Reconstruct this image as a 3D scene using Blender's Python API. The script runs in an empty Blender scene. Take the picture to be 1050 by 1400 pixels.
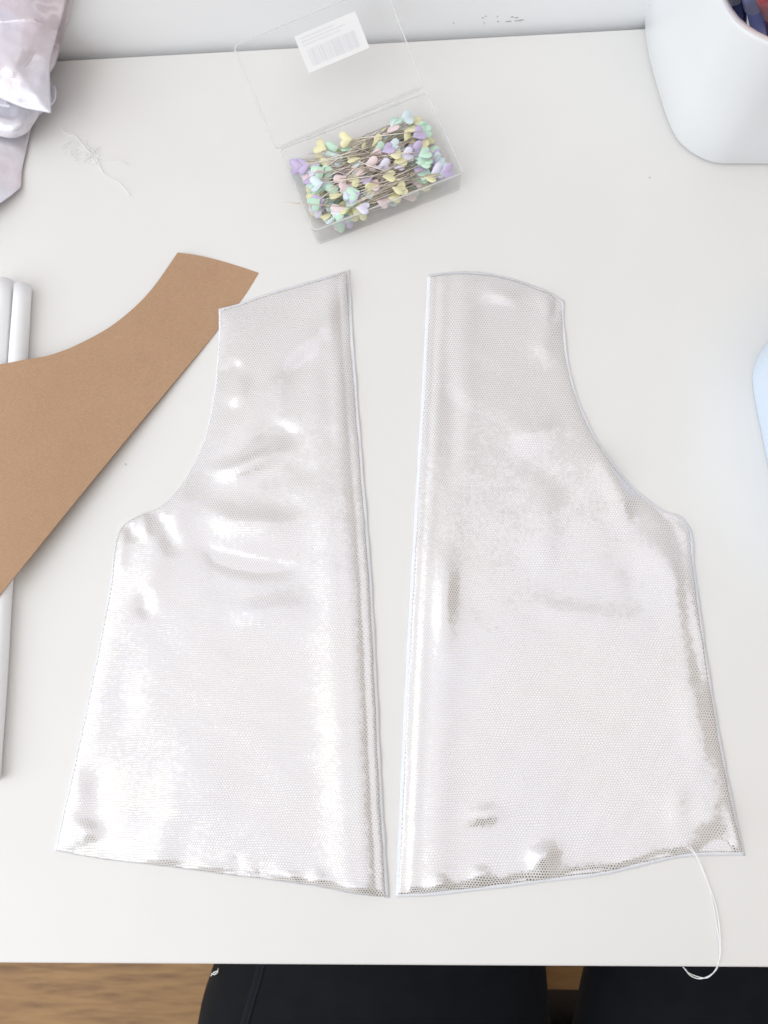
import bpy, bmesh, math, random
import numpy as np
from mathutils import Vector, Matrix, noise as mnoise
from mathutils.bvhtree import BVHTree

# ------------------------------------------------------------------ camera
S = bpy.context.scene
C = S.collection
IW, IH, F = 1050.0, 1400.0, 1052.0          # photo size, focal length in photo pixels
PITCH = math.radians(80)
HC = 0.43                                    # camera height over the desk top
yn = F / math.tan(PITCH); xn = (500 * yn + F * F) / 20795
dX = Vector((20795, -500, -F)).normalized()  # world X seen from the camera (x right, y down, z forward)
dZ = -Vector((xn, yn, F)).normalized()
dY = dZ.cross(dX).normalized(); dX = dY.cross(dZ).normalized()
RW = Matrix((dX, dY, dZ))                    # camera(cv) -> world
CAM = Vector((0, 0, HC))
def ray(px, py):
    return (RW @ Vector((px - IW / 2, py - IH / 2, F))).normalized()
def at(px, py, z=0.0):
    d = ray(px, py); t = (z - HC) / d.z
    return CAM + d * t
cd = bpy.data.cameras.new('camera'); cam = bpy.data.objects.new('camera', cd); C.objects.link(cam)
M3 = Matrix((RW @ Vector((1, 0, 0)), RW @ Vector((0, -1, 0)), RW @ Vector((0, 0, -1)))).transposed()
cam.matrix_world = Matrix.Translation(CAM) @ M3.to_4x4()
cd.sensor_fit = 'VERTICAL'; cd.sensor_height = 36; cd.lens = F / IH * 36
cd.clip_start = 0.01; cd.clip_end = 50
cd.dof.use_dof = True; cd.dof.focus_distance = 0.435; cd.dof.aperture_fstop = 9
S.camera = cam
S.render.resolution_x = 768; S.render.resolution_y = 1024
# ------------------------------------------------------------------ light
w = bpy.data.worlds.new('World'); S.world = w; w.use_nodes = True
bg = w.node_tree.nodes['Background']
bg.inputs[0].default_value = (1.0, 0.88, 0.78, 1); bg.inputs[1].default_value = 0.46
def area(name, loc, target, sx, sy, power, col):
    l = bpy.data.lights.new(name, 'AREA'); l.shape = 'RECTANGLE'; l.size = sx; l.size_y = sy
    l.energy = power; l.color = col
    o = bpy.data.objects.new(name, l); C.objects.link(o); o.location = loc
    o.rotation_euler = (Vector(target) - Vector(loc)).to_track_quat('-Z', 'Y').to_euler()
    return o
area('window_light', (-1.60, -0.42, 1.05), (0, 0.1, 0), 2.9, 2.1, 39, (0.86, 0.94, 1.0))
area('overhead_fill', (0.1, 0.05, 1.75), (0.1, 0.05, 0), 2.4, 2.7, 19.5, (0.92, 0.96, 1.0))  # added overhead panel for the flat foil to reflect, no known lamp
S.view_settings.view_transform = 'Standard'; S.view_settings.look = 'None'
S.cycles.transparent_max_bounces = 48
S.view_settings.exposure = -0.03; S.view_settings.gamma = 1.0
rnd = random.Random(5)

# ------------------------------------------------------------------ helpers
def tag(o, label=None, cat=None, group=None, kind=None):
    if label: o['label'] = label
    if cat: o['category'] = cat
    if group: o['group'] = group
    if kind: o['kind'] = kind
    return o
def empty(name, loc):
    o = bpy.data.objects.new(name, None); o.empty_display_size = 0.01; C.objects.link(o); o.location = loc
    return o
def wloc(o):
    v = Vector(o.location)
    while o.parent: o = o.parent; v += Vector(o.location)
    return v
def mk(name, verts, faces, mat, parent=None, loc=None, smooth=True, mats=None, mi=None):
    """mesh object from world-space vertices; loc is its origin"""
    if loc is None: loc = wloc(parent) if parent else Vector((0, 0, 0))
    loc = Vector(loc)
    me = bpy.data.meshes.new(name)
    me.from_pydata([tuple(Vector(v) - loc) for v in verts], [], faces)
    for m in (mats or [mat]): me.materials.append(m)
    if mi:
        for p, k in zip(me.polygons, mi): p.material_index = k
    if smooth: me.polygons.foreach_set('use_smooth', [True] * len(me.polygons))
    me.update()
    o = bpy.data.objects.new(name, me); C.objects.link(o)
    if parent: o.parent = parent; o.location = loc - wloc(parent)
    else: o.location = loc
    return o
def bevel(o, wd, seg=2):
    m = o.modifiers.new('bevel', 'BEVEL'); m.width = wd; m.segments = seg; m.limit_method = 'ANGLE'
    return o
def box(x0, x1, y0, y1, z0, z1):
    v = [(x, y, z) for z in (z0, z1) for y in (y0, y1) for x in (x0, x1)]
    f = [(0, 2, 3, 1), (4, 5, 7, 6), (0, 1, 5, 4), (2, 6, 7, 3), (0, 4, 6, 2), (1, 3, 7, 5)]
    return v, f
def merge(*vf):
    V, Fc = [], []
    for v, f in vf:
        k = len(V); V += list(v); Fc += [tuple(i + k for i in q) for q in f]
    return V, Fc
def catmull(pts, n, closed=False):
    """n points evenly spaced along a smooth curve through pts (2-D or 3-D)"""
    P = np.array(pts, float)
    m = len(P); segs = m if closed else m - 1
    out = []
    for i in range(segs):
        if closed: p0, p1, p2, p3 = P[(i - 1) % m], P[i], P[(i + 1) % m], P[(i + 2) % m]
        else:
            p1, p2 = P[i], P[i + 1]
            p0 = P[i - 1] if i > 0 else 2 * p1 - p2
            p3 = P[i + 2] if i + 2 < m else 2 * p2 - p1
        # centripetal spacing keeps corners tight
        for t in np.linspace(0, 1, 24, endpoint=False):
            a = 0.5
            t0 = 0.0; t1 = t0 + max(np.linalg.norm(p1 - p0), 1e-9) ** a
            t2 = t1 + max(np.linalg.norm(p2 - p1), 1e-9) ** a; t3 = t2 + max(np.linalg.norm(p3 - p2), 1e-9) ** a
            T = t1 + (t2 - t1) * t
            A1 = (t1 - T) / (t1 - t0) * p0 + (T - t0) / (t1 - t0) * p1
            A2 = (t2 - T) / (t2 - t1) * p1 + (T - t1) / (t2 - t1) * p2
            A3 = (t3 - T) / (t3 - t2) * p2 + (T - t2) / (t3 - t2) * p3
            B1 = (t2 - T) / (t2 - t0) * A1 + (T - t0) / (t2 - t0) * A2
            B2 = (t3 - T) / (t3 - t1) * A2 + (T - t1) / (t3 - t1) * A3
            out.append((t2 - T) / (t2 - t1) * B1 + (T - t1) / (t2 - t1) * B2)
    out.append(P[0] if closed else P[-1])
    Q = np.array(out); d = np.r_[0, np.cumsum(np.linalg.norm(np.diff(Q, axis=0), axis=1))]
    s = np.linspace(0, d[-1], n, endpoint=not closed)
    return np.stack([np.interp(s, d, Q[:, k]) for k in range(Q.shape[1])], 1)
def tube(pts, r, sides=6, cap=True):
    pts = [Vector(p) for p in pts]; V, Fc = [], []
    rr = r if hasattr(r, '__len__') else [r] * len(pts)
    up = Vector((0, 0, 1))
    for i, p in enumerate(pts):
        t = (pts[min(i + 1, len(pts) - 1)] - pts[max(i - 1, 0)]).normalized()
        a = t.cross(up)
        if a.length < 1e-3: a = t.cross(Vector((1, 0, 0)))
        a.normalize(); b = a.cross(t)
        for k in range(sides):
            an = 2 * math.pi * k / sides
            V.append(p + (a * math.cos(an) + b * math.sin(an)) * rr[i])
    n = sides
    for i in range(len(pts) - 1):
        for k in range(n):
            Fc.append((i * n + k, i * n + (k + 1) % n, (i + 1) * n + (k + 1) % n, (i + 1) * n + k))
    if cap: Fc += [tuple(range(n - 1, -1, -1)), tuple((len(pts) - 1) * n + k for k in range(n))]
    return V, Fc
def rings(rs, cap0=True, cap1=True):
    n = len(rs[0]); V = [p for r in rs for p in r]; Fc = []
    for i in range(len(rs) - 1):
        for k in range(n):
            Fc.append((i * n + k, i * n + (k + 1) % n, (i + 1) * n + (k + 1) % n, (i + 1) * n + k))
    if cap0: Fc.append(tuple(range(n - 1, -1, -1)))
    if cap1: Fc.append(tuple((len(rs) - 1) * n + k for k in range(n)))
    return V, Fc

# ------------------------------------------------------------------ materials
def mat(name):
    m = bpy.data.materials.new(name); m.use_nodes = True
    return m, m.node_tree, m.node_tree.nodes['Principled BSDF']
def N(nt, typ, **kw):
    n = nt.nodes.new(typ)
    for k, v in kw.items(): setattr(n, k, v)
    return n
def noise_mat(name, c1, c2, scale, rough, bump=0.0, bscale=None, detail=4, metallic=0, sheen=0, stretch=None, spec=0.5):
    m, nt, p = mat(name); L = nt.links
    tc = N(nt, 'ShaderNodeTexCoord'); mp = N(nt, 'ShaderNodeMapping'); L.new(tc.outputs['Object'], mp.inputs[0])
    if stretch: mp.inputs['Scale'].default_value = stretch
    nz = N(nt, 'ShaderNodeTexNoise'); nz.inputs['Scale'].default_value = scale; nz.inputs['Detail'].default_value = detail
    L.new(mp.outputs[0], nz.inputs['Vector'])
    r = N(nt, 'ShaderNodeValToRGB'); r.color_ramp.elements[0].position = .35; r.color_ramp.elements[1].position = .65
    r.color_ramp.elements[0].color = (*c1, 1); r.color_ramp.elements[1].color = (*c2, 1)
    L.new(nz.outputs['Fac'], r.inputs[0]); L.new(r.outputs[0], p.inputs['Base Color'])
    p.inputs['Roughness'].default_value = rough; p.inputs['Metallic'].default_value = metallic
    p.inputs['Specular IOR Level'].default_value = spec
    if sheen: p.inputs['Sheen Weight'].default_value = sheen
    if bump:
        n2 = N(nt, 'ShaderNodeTexNoise'); n2.inputs['Scale'].default_value = bscale or scale * 4; n2.inputs['Detail'].default_value = 3
        L.new(mp.outputs[0], n2.inputs['Vector'])
        b = N(nt, 'ShaderNodeBump'); b.inputs['Strength'].default_value = bump; b.inputs['Distance'].default_value = 0.0005
        L.new(n2.outputs['Fac'], b.inputs['Height']); L.new(b.outputs[0], p.inputs['Normal'])
    return m
M_desk = noise_mat('desk_laminate', (.80, .785, .765), (.815, .80, .78), 14, .38, .03, 900, spec=.4)
M_edge = noise_mat('desk_edge_band', (.78, .75, .72), (.79, .76, .73), 20, .4)
M_wall = noise_mat('wall_paint', (.91, .92, .94), (.92, .93, .95), 6, .75, .15, 500)
M_plast = noise_mat('white_plastic', (.85, .87, .89), (.86, .88, .90), 8, .33, .04, 1500)
M_blue = noise_mat('pale_blue_plastic', (.70, .80, .93), (.71, .81, .94), 8, .35)
M_rim = noise_mat('cup_rim', (.74, .66, .66), (.76, .68, .68), 8, .35)
M_in = noise_mat('cup_inside', (.55, .55, .57), (.6, .6, .6), 8, .6)
M_card = noise_mat('kraft_board', (.465, .282, .168), (.495, .302, .182), 38, .8, .25, 1400, 6, spec=.2)
M_cardedge = noise_mat('kraft_board_edge', (.36, .23, .14), (.42, .27, .17), 300, .9)
M_paper = noise_mat('white_paper', (.92, .92, .94), (.93, .93, .95), 20, .6)
M_thread = noise_mat('white_thread', (.95, .95, .96), (.97, .97, .97), 800, .8)
M_lining = noise_mat('white_lining', (.86, .875, .92), (.90, .91, .95), 700, .85, .6, 2500)
M_steel = noise_mat('pin_steel', (.66, .58, .50), (.80, .74, .66), 60, .28, metallic=1)
M_pants = noise_mat('navy_leggings', (.002, .003, .006), (.0035, .005, .009), 60, .8, .3, 2600, sheen=.04, spec=.2)
M_seam = noise_mat('legging_stitch', (.006, .010, .018), (.009, .014, .024), 900, .8)
M_chair = noise_mat('charcoal_chair_fabric', (.035, .035, .038), (.05, .05, .055), 300, .85, .6, 1800)
M_metal = noise_mat('black_metal', (.02, .02, .02), (.025, .025, .025), 20, .4, metallic=.6)
M_sock = noise_mat('grey_sock', (.10, .10, .11), (.13, .13, .14), 300, .9)
M_dust = noise_mat('dark_scuff', (.38, .37, .36), (.5, .49, .48), 300, .9)
M_leg = noise_mat('desk_leg_paint', (.78, .78, .78), (.8, .8, .8), 20, .4)
pal = {'pale yellow': (.86, .82, .52), 'mint green': (.60, .84, .68), 'pale blue': (.72, .84, .88),
       'lavender': (.62, .52, .76), 'soft pink': (.86, .70, .72), 'lilac white': (.80, .77, .92)}
M_heart = {k: noise_mat('pin_head_' + k.replace(' ', '_'), c, tuple(min(1, x * 1.05) for x in c), 200, .3) for k, c in pal.items()}
M_pen = {k: noise_mat('pen_' + k, c, tuple(x * 1.1 for x in c), 30, .3) for k, c in
         {'navy': (.02, .03, .16), 'periwinkle': (.17, .20, .50), 'red': (.35, .015, .03), 'black': (.02, .02, .025)}.items()}

def kraft():
    m = noise_mat('kraft_board', (.475, .300, .188), (.490, .312, .197), 38, .8, .35, 1400, 6, spec=.2)
    nt = m.node_tree; L = nt.links; p = nt.nodes['Principled BSDF']; ramp = p.inputs['Base Color'].links[0].from_node
    tc = N(nt, 'ShaderNodeTexCoord'); mp = N(nt, 'ShaderNodeMapping'); mp.inputs['Scale'].default_value = (1, 2.6, 1); mp.inputs['Rotation'].default_value = (0, 0, .7); L.new(tc.outputs['Object'], mp.inputs[0])
    nz = N(nt, 'ShaderNodeTexNoise'); nz.inputs['Scale'].default_value = 520; nz.inputs['Detail'].default_value = 5; nz.inputs['Roughness'].default_value = .8; L.new(mp.outputs[0], nz.inputs['Vector'])
    r = N(nt, 'ShaderNodeValToRGB'); r.color_ramp.elements[0].position = .36; r.color_ramp.elements[0].color = (.90, .89, .88, 1); r.color_ramp.elements[1].position = .62; r.color_ramp.elements[1].color = (1.06, 1.06, 1.06, 1)
    L.new(nz.outputs['Fac'], r.inputs[0])
    mx = N(nt, 'ShaderNodeVectorMath', operation='MULTIPLY'); L.new(ramp.outputs[0], mx.inputs[0]); L.new(r.outputs[0], mx.inputs[1]); L.new(mx.outputs[0], p.inputs['Base Color'])
    return m
M_card = kraft()
def wood():
    m, nt, p = mat('oak_laminate'); L = nt.links
    tc = N(nt, 'ShaderNodeTexCoord'); oi = N(nt, 'ShaderNodeObjectInfo')
    ad = N(nt, 'ShaderNodeVectorMath', operation='ADD'); L.new(tc.outputs['Object'], ad.inputs[0]); L.new(oi.outputs['Location'], ad.inputs[1])
    mp = N(nt, 'ShaderNodeMapping'); mp.inputs['Scale'].default_value = (1.4, 14, 1); L.new(ad.outputs[0], mp.inputs[0])
    n1 = N(nt, 'ShaderNodeTexNoise'); n1.inputs['Scale'].default_value = 7; n1.inputs['Detail'].default_value = 9; n1.inputs['Roughness'].default_value = .62; n1.inputs['Distortion'].default_value = .4
    L.new(mp.outputs[0], n1.inputs['Vector'])
    mp2 = N(nt, 'ShaderNodeMapping'); mp2.inputs['Scale'].default_value = (6, 150, 1); L.new(ad.outputs[0], mp2.inputs[0])
    n2 = N(nt, 'ShaderNodeTexNoise'); n2.inputs['Scale'].default_value = 5; n2.inputs['Detail'].default_value = 5
    L.new(mp2.outputs[0], n2.inputs['Vector'])
    mx = N(nt, 'ShaderNodeMath', operation='MULTIPLY_ADD'); mx.inputs[1].default_value = .5; L.new(n2.outputs['Fac'], mx.inputs[0]); L.new(n1.outputs['Fac'], mx.inputs[2])
    r = N(nt, 'ShaderNodeValToRGB'); cr = r.color_ramp
    cr.elements[0].position = .55; cr.elements[0].color = (.20, .098, .034, 1)
    cr.elements[1].position = .92; cr.elements[1].color = (.43, .245, .092, 1)
    e = cr.elements.new(.72); e.color = (.34, .182, .065, 1)
    L.new(mx.outputs[0], r.inputs[0]); L.new(r.outputs[0], p.inputs['Base Color']); p.inputs['Roughness'].default_value = .45
    return m
M_wood = wood()
def foil(name, base, foilc, scale, rough=.23, jit=.26, cover=.12, pink=False):
    """knit cloth printed with small foil dots, each dot tilted a little its own way"""
    m, nt, p = mat(name); L = nt.links
    tc = N(nt, 'ShaderNodeTexCoord')
    nz = N(nt, 'ShaderNodeTexNoise'); nz.inputs['Scale'].default_value = 60; nz.inputs['Detail'].default_value = 1
    L.new(tc.outputs['Object'], nz.inputs['Vector'])
    wv = N(nt, 'ShaderNodeVectorMath', operation='MULTIPLY_ADD'); wv.inputs[1].default_value = (.0042, .0042, 0)
    L.new(nz.outputs['Color'], wv.inputs[0]); L.new(tc.outputs['Object'], wv.inputs[2])
    fl = N(nt, 'ShaderNodeVectorMath', operation='MULTIPLY'); fl.inputs[1].default_value = (1, 1, .0); L.new(wv.outputs[0], fl.inputs[0])
    cs = None
    for ka in (90, 210, 330):                # three crossed cosine waves peak on a close-packed lattice of dots
        k = 2 * math.pi * scale * 1.1547
        dp = N(nt, 'ShaderNodeVectorMath', operation='DOT_PRODUCT'); dp.inputs[1].default_value = (k * math.cos(math.radians(ka)), k * math.sin(math.radians(ka)), 0)
        L.new(fl.outputs[0], dp.inputs[0])
        co = N(nt, 'ShaderNodeMath', operation='COSINE'); L.new(dp.outputs['Value'], co.inputs[0])
        if cs is None: cs = co
        else:
            ad = N(nt, 'ShaderNodeMath', operation='ADD'); L.new(cs.outputs[0], ad.inputs[0]); L.new(co.outputs[0], ad.inputs[1]); cs = ad
    mr = N(nt, 'ShaderNodeMapRange'); mr.inputs['From Min'].default_value = cover - .5; mr.inputs['From Max'].default_value = cover + .5
    L.new(cs.outputs[0], mr.inputs[0])
    cn = N(nt, 'ShaderNodeTexNoise'); cn.inputs['Scale'].default_value = scale * .55; cn.inputs['Detail'].default_value = 1; L.new(tc.outputs['Object'], cn.inputs['Vector'])
    ge = N(nt, 'ShaderNodeNewGeometry')
    sb = N(nt, 'ShaderNodeVectorMath', operation='SUBTRACT'); sb.inputs[1].default_value = (.5, .5, .5); L.new(cn.outputs['Color'], sb.inputs[0])
    ma = N(nt, 'ShaderNodeVectorMath', operation='MULTIPLY_ADD'); ma.inputs[1].default_value = (jit, jit, 0)
    L.new(sb.outputs[0], ma.inputs[0]); L.new(ge.outputs['Normal'], ma.inputs[2])
    no = N(nt, 'ShaderNodeVectorMath', operation='NORMALIZE'); L.new(ma.outputs[0], no.inputs[0])
    p.inputs['Roughness'].default_value = rough; p.inputs['Metallic'].default_value = 1
    L.new(no.outputs[0], p.inputs['Normal'])
    n3 = N(nt, 'ShaderNodeTexNoise'); n3.inputs['Scale'].default_value = 22 if pink else 12; n3.inputs['Detail'].default_value = 2
    L.new(tc.outputs['Object'], n3.inputs['Vector'])
    r = N(nt, 'ShaderNodeValToRGB'); r.color_ramp.elements[0].position = .4; r.color_ramp.elements[1].position = .62
    if pink: r.color_ramp.elements[0].color = (.82, .75, .79, 1); r.color_ramp.elements[1].color = (.78, .79, .87, 1)
    else: r.color_ramp.elements[0].color = (*foilc, 1); r.color_ramp.elements[1].color = (foilc[0] * 1.02, foilc[1], foilc[2] * .95, 1)
    L.new(n3.outputs['Fac'], r.inputs[0]); L.new(r.outputs[0], p.inputs['Base Color'])
    p2 = N(nt, 'ShaderNodeBsdfPrincipled'); p2.inputs['Roughness'].default_value = .7
    if pink:
        r2 = N(nt, 'ShaderNodeValToRGB'); r2.color_ramp.elements[0].position = .4; r2.color_ramp.elements[1].position = .62
        r2.color_ramp.elements[0].color = (.78, .69, .73, 1); r2.color_ramp.elements[1].color = (.74, .72, .78, 1)
        L.new(n3.outputs['Fac'], r2.inputs[0]); L.new(r2.outputs[0], p2.inputs['Base Color'])
    else: p2.inputs['Base Color'].default_value = (*base, 1)
    bp = N(nt, 'ShaderNodeBump'); bp.inputs['Strength'].default_value = .5; bp.inputs['Distance'].default_value = .0001
    L.new(cs.outputs[0], bp.inputs['Height']); L.new(bp.outputs[0], p2.inputs['Normal'])
    sc = N(nt, 'ShaderNodeMath', operation='MULTIPLY'); sc.inputs[1].default_value = .78; L.new(mr.outputs[0], sc.inputs[0])
    mx = N(nt, 'ShaderNodeMixShader'); L.new(sc.outputs[0], mx.inputs[0]); L.new(p2.outputs[0], mx.inputs[1]); L.new(p.outputs[0], mx.inputs[2])
    L.new(mx.outputs[0], nt.nodes['Material Output'].inputs['Surface'])
    return m
M_foil = foil('foil_dot_fabric', (.77, .735, .695), (.755, .765, .90), 710)
M_pink = foil('pink_iridescent_fabric', (.8, .7, .75), (.9, .85, .9), 1000, .3, .3, .1, True)
def clear(name, milk, gloss=.22):
    m, nt, p = mat(name); L = nt.links
    tr = N(nt, 'ShaderNodeBsdfTransparent'); tr.inputs[0].default_value = (.998, .998, .999, 1)
    gl = N(nt, 'ShaderNodeBsdfGlossy'); gl.inputs['Color'].default_value = (1, 1, 1, 1); gl.inputs['Roughness'].default_value = .14
    df = N(nt, 'ShaderNodeBsdfDiffuse'); df.inputs['Color'].default_value = (.95, .95, .96, 1)
    fr = N(nt, 'ShaderNodeFresnel'); fr.inputs['IOR'].default_value = 1.35
    mul = N(nt, 'ShaderNodeMath', operation='MULTIPLY'); mul.inputs[1].default_value = gloss; L.new(fr.outputs[0], mul.inputs[0])
    m0 = N(nt, 'ShaderNodeMixShader'); m0.inputs[0].default_value = milk
    tl = N(nt, 'ShaderNodeBsdfTranslucent'); tl.inputs['Color'].default_value = (.95, .95, .96, 1)
    m1 = N(nt, 'ShaderNodeMixShader'); m1.inputs[0].default_value = .5; L.new(df.outputs[0], m1.inputs[1]); L.new(tl.outputs[0], m1.inputs[2])
    L.new(tr.outputs[0], m0.inputs[1]); L.new(m1.outputs[0], m0.inputs[2])
    mx = N(nt, 'ShaderNodeMixShader'); L.new(mul.outputs[0], mx.inputs[0]); L.new(m0.outputs[0], mx.inputs[1]); L.new(gl.outputs[0], mx.inputs[2])
    L.new(mx.outputs[0], nt.nodes['Material Output'].inputs['Surface'])
    nt.nodes.remove(p)
    return m
M_clear = clear('clear_plastic', .10); M_lid = clear('clear_lid_plastic', .04, .16); M_glint = clear('edge_glint', .55, .2)
M_label = noise_mat('label_paper', (.88, .88, .89), (.9, .9, .9), 30, .5)
M_print = noise_mat('label_print', (.77, .76, .80), (.79, .78, .82), 300, .6)

# ------------------------------------------------------------------ setting: floor, wall
YF = at(525, 1320).y                          # desk front edge
YB = at(525, 58).y                            # desk back edge
DT = 0.028
FZ = -0.74
yp0 = at(150, 1360, FZ).y
floor = tag(mk('floor', *box(-2.2, 2.2, -1.9, YB + .02, FZ - .06, FZ - .012), M_cardedge, smooth=False), kind='structure')
pv, pf = box(-.6385, .6385, -.0955, .0955, -.0115, 0)
pm = None
for j in range(-6, 6):
    yc = yp0 + .0 + j * .192
    if yc + .1 > YB + .02: break
    for i in range(-2, 3):
        xc = i * 1.28 + (j % 3) * .42 - .3
        if pm is None:
            pm = mk('plank', [(a + xc, b + yc, c + FZ) for a, b, c in pv], pf, M_wood, floor, (xc, yc, FZ), smooth=False)
            bevel(pm, .0012, 1); continue
        o = pm.copy(); C.objects.link(o); o.parent = floor; o.location = (xc, yc, FZ)
wy = YB + .004
wall = tag(mk('wall', *box(-2.2, 2.2, wy, wy + .1, FZ, 1.9), M_wall, smooth=False), kind='structure')
for (px, py, l) in [(620, 31, 2), (660, 24, 3), (662, 31, 2), (664, 22, 2), (680, 22, 2), (681, 29, 3), (700, 23, 4), (706, 24, 5), (713, 27, 6), (708, 28, 9), (695, 29, 8)]:
    d = ray(px, py); t = (wy - CAM.y) / d.y; p = CAM + d * t
    s = .00022
    mk('scuff_mark', *box(p.x - l * .00022, p.x + l * .00022, wy - .0003, wy + .001, p.z - s, p.z + s), M_dust, wall, smooth=False)
# ------------------------------------------------------------------ desk
desk = tag(empty('desk', (0, (YF + YB) / 2, FZ)), 'white laminate desk pushed against the wall under the fabric pieces', 'desk')
dt = mk('desk_top', *box(-.62, .62, YF, YB, -DT, 0), M_desk, desk, smooth=False)
bevel(dt, .0012, 3)
for sx in (-1, 1):
    for y in (YF + .05, YB - .05):
        bevel(mk('leg', *box(sx * .57 - .02, sx * .57 + .02, y - .02, y + .02, FZ, -DT - .03), M_leg, desk, smooth=False), .002)
mk('apron', *box(-.59, .59, YB - .06, YB - .045, -DT - .07, -DT), M_leg, desk, smooth=False)
# small specks of dust and fluff on the desk top
V = []
for (px, py) in [(205, 878), (172, 635), (888, 243)]:
    p = at(px, py); a = rnd.random() * 3; l = .0006
    V.append(tube([p + Vector((-l * math.cos(a), -l * math.sin(a), .0002)), p + Vector((0, 0, .0004)), p + Vector((l * math.cos(a), l * math.sin(a), .0002))], .00018, 5))
tag(mk('dust', *merge(*V), M_dust), 'tiny specks of dust scattered on the white desk top', 'dust', kind='stuff')

# ------------------------------------------------------------------ fabric sheets
def coons(top, bottom, left, right, nu, nv):
    T = catmull(top, nu); B = catmull(bottom, nu); Lc = catmull(left, nv); R = catmull(right, nv)
    u = np.linspace(0, 1, nu)[None, :, None]; v = np.linspace(0, 1, nv)[:, None, None]
    P = (1 - v) * T[None] + v * B[None] + (1 - u) * Lc[:, None] + u * R[:, None] \
        - ((1 - u) * (1 - v) * T[0] + u * (1 - v) * T[-1] + (1 - u) * v * B[0] + u * v * B[-1])
    return P
def ragged(P, seed, amp):
    """small unevenness of hand-cut edges, dying out towards the middle of the cloth"""
    r = np.random.RandomState(seed); Q = P.copy(); w_ = np.exp(-np.minimum.reduce(edge_dist(P)) / 5)
    for lam in (90, 37, 17, 8):
        for a in (0, 1):
            Q[..., a] += amp * (lam / 90) ** .6 * w_ * np.sin(2 * math.pi * P[..., 1 - a] / lam + r.rand() * 6.28)
    return Q
def dist_poly(P, pts):
    best = np.full(P.shape[:2], 1e9); sg = np.zeros(P.shape[:2])
    for a, b in zip(pts[:-1], pts[1:]):
        a = np.array(a, float); b = np.array(b, float); ab = b - a
        t = np.clip(((P - a) @ ab) / (ab @ ab), 0, 1)
        d = P - (a + t[..., None] * ab); dd = np.hypot(d[..., 0], d[..., 1])
        c = ab[0] * d[..., 1] - ab[1] * d[..., 0]
        m = dd < best; best = np.where(m, dd, best); sg = np.where(m, np.sign(c), sg)
    return best, sg
def waves(P, seed, lams, amp, ang=None):
    r = np.random.RandomState(seed); Z = np.zeros(P.shape[:2])
    X, Y = P[..., 0], P[..., 1]
    wx = 14 * np.sin(X / 61 + Y / 83 + r.rand() * 6); wy_ = 14 * np.sin(Y / 57 - X / 97 + r.rand() * 6)
    for lam in lams:
        for k in range(3):
            a = r.rand() * math.pi if ang is None else ang + r.randn() * .35
            Z += np.sin(2 * math.pi * ((X + wx) * math.cos(a) + (Y + wy_) * math.sin(a)) / lam + r.rand() * 6.28) * lam / lams[0] / 3
    return Z * amp
def sheet(name, P, Z, m, parent, thick=.0006, back=None):
    nv, nu = P.shape[:2]
    d = np.stack([P[..., 0] - IW / 2, P[..., 1] - IH / 2, np.full(P.shape[:2], F)], -1)
    R = np.array(RW); d = d @ R.T
    t = (Z - HC) / d[..., 2]
    if back is not None:                     # cloth that meets the wall leans up against it
        tw = (back - CAM.y) / np.where(d[..., 1] > 1e-4, d[..., 1], 1e-4)
        t = np.minimum(t, tw)
    W = np.array(CAM) + d * t[..., None]
    V = [tuple(x) for x in W.reshape(-1, 3)]
    Fc = [(j * nu + i, (j + 1) * nu + i, (j + 1) * nu + i + 1, j * nu + i + 1) for j in range(nv - 1) for i in range(nu - 1)]
    o = mk(name, V, Fc, m, parent)
    so = o.modifiers.new('thickness', 'SOLIDIFY'); so.thickness = thick; so.offset = -1
    return o
def edge_dist(P):
    top = list(P[0]); bot = list(P[-1]); l = list(P[:, 0]); r = list(P[:, -1])
    ds = [dist_poly(P, c[::max(1, len(c) // 60)] + [c[-1]])[0] for c in (top, bot, l, r)]
    return ds
def offset_curves(top, bottom, left, right, offs, seed):
    out = []; r = random.Random(seed)
    cx = (top[0][0] + top[-1][0] + bottom[0][0] + bottom[-1][0]) / 4; cy = (top[0][1] + bottom[0][1]) / 2
    for c, o in zip((top, bottom, left, right), offs): out.append([(x + o[0], y + o[1]) for x, y in c])
    # make the corners meet
    tl = (out[2][0][0], out[0][0][1]); tr = (out[3][0][0], out[0][-1][1]); bl = (out[2][-1][0], out[1][0][1]); br = (out[3][-1][0], out[1][-1][1])
    out[0][0] = tl; out[2][0] = tl; out[0][-1] = tr; out[3][0] = tr; out[1][0] = bl; out[2][-1] = bl; out[1][-1] = br; out[3][-1] = br
    return out
def hem(P, Z, eb, lst):
    for x, w_, c, s_, A in lst:
        Z += A * .001 * np.exp(-((P[..., 0] - x) / w_) ** 2) * np.exp(-((eb - c) / s_) ** 2)
    return Z
def along(P, pts):
    """0..1 position along a polyline of the nearest point"""
    pts = [np.array(p, float) for p in pts]
    ls = [np.linalg.norm(b - a) for a, b in zip(pts[:-1], pts[1:])]; tot = sum(ls); acc = 0
    best = np.full(P.shape[:2], 1e9); T = np.zeros(P.shape[:2])
    for a, b, l in zip(pts[:-1], pts[1:], ls):
        ab = b - a; t = np.clip(((P - a) @ ab) / (ab @ ab), 0, 1)
        d = np.linalg.norm(P - (a + t[..., None] * ab), axis=-1); m = d < best
        best = np.where(m, d, best); T = np.where(m, (acc + t * l) / tot, T); acc += l
    return T
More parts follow.
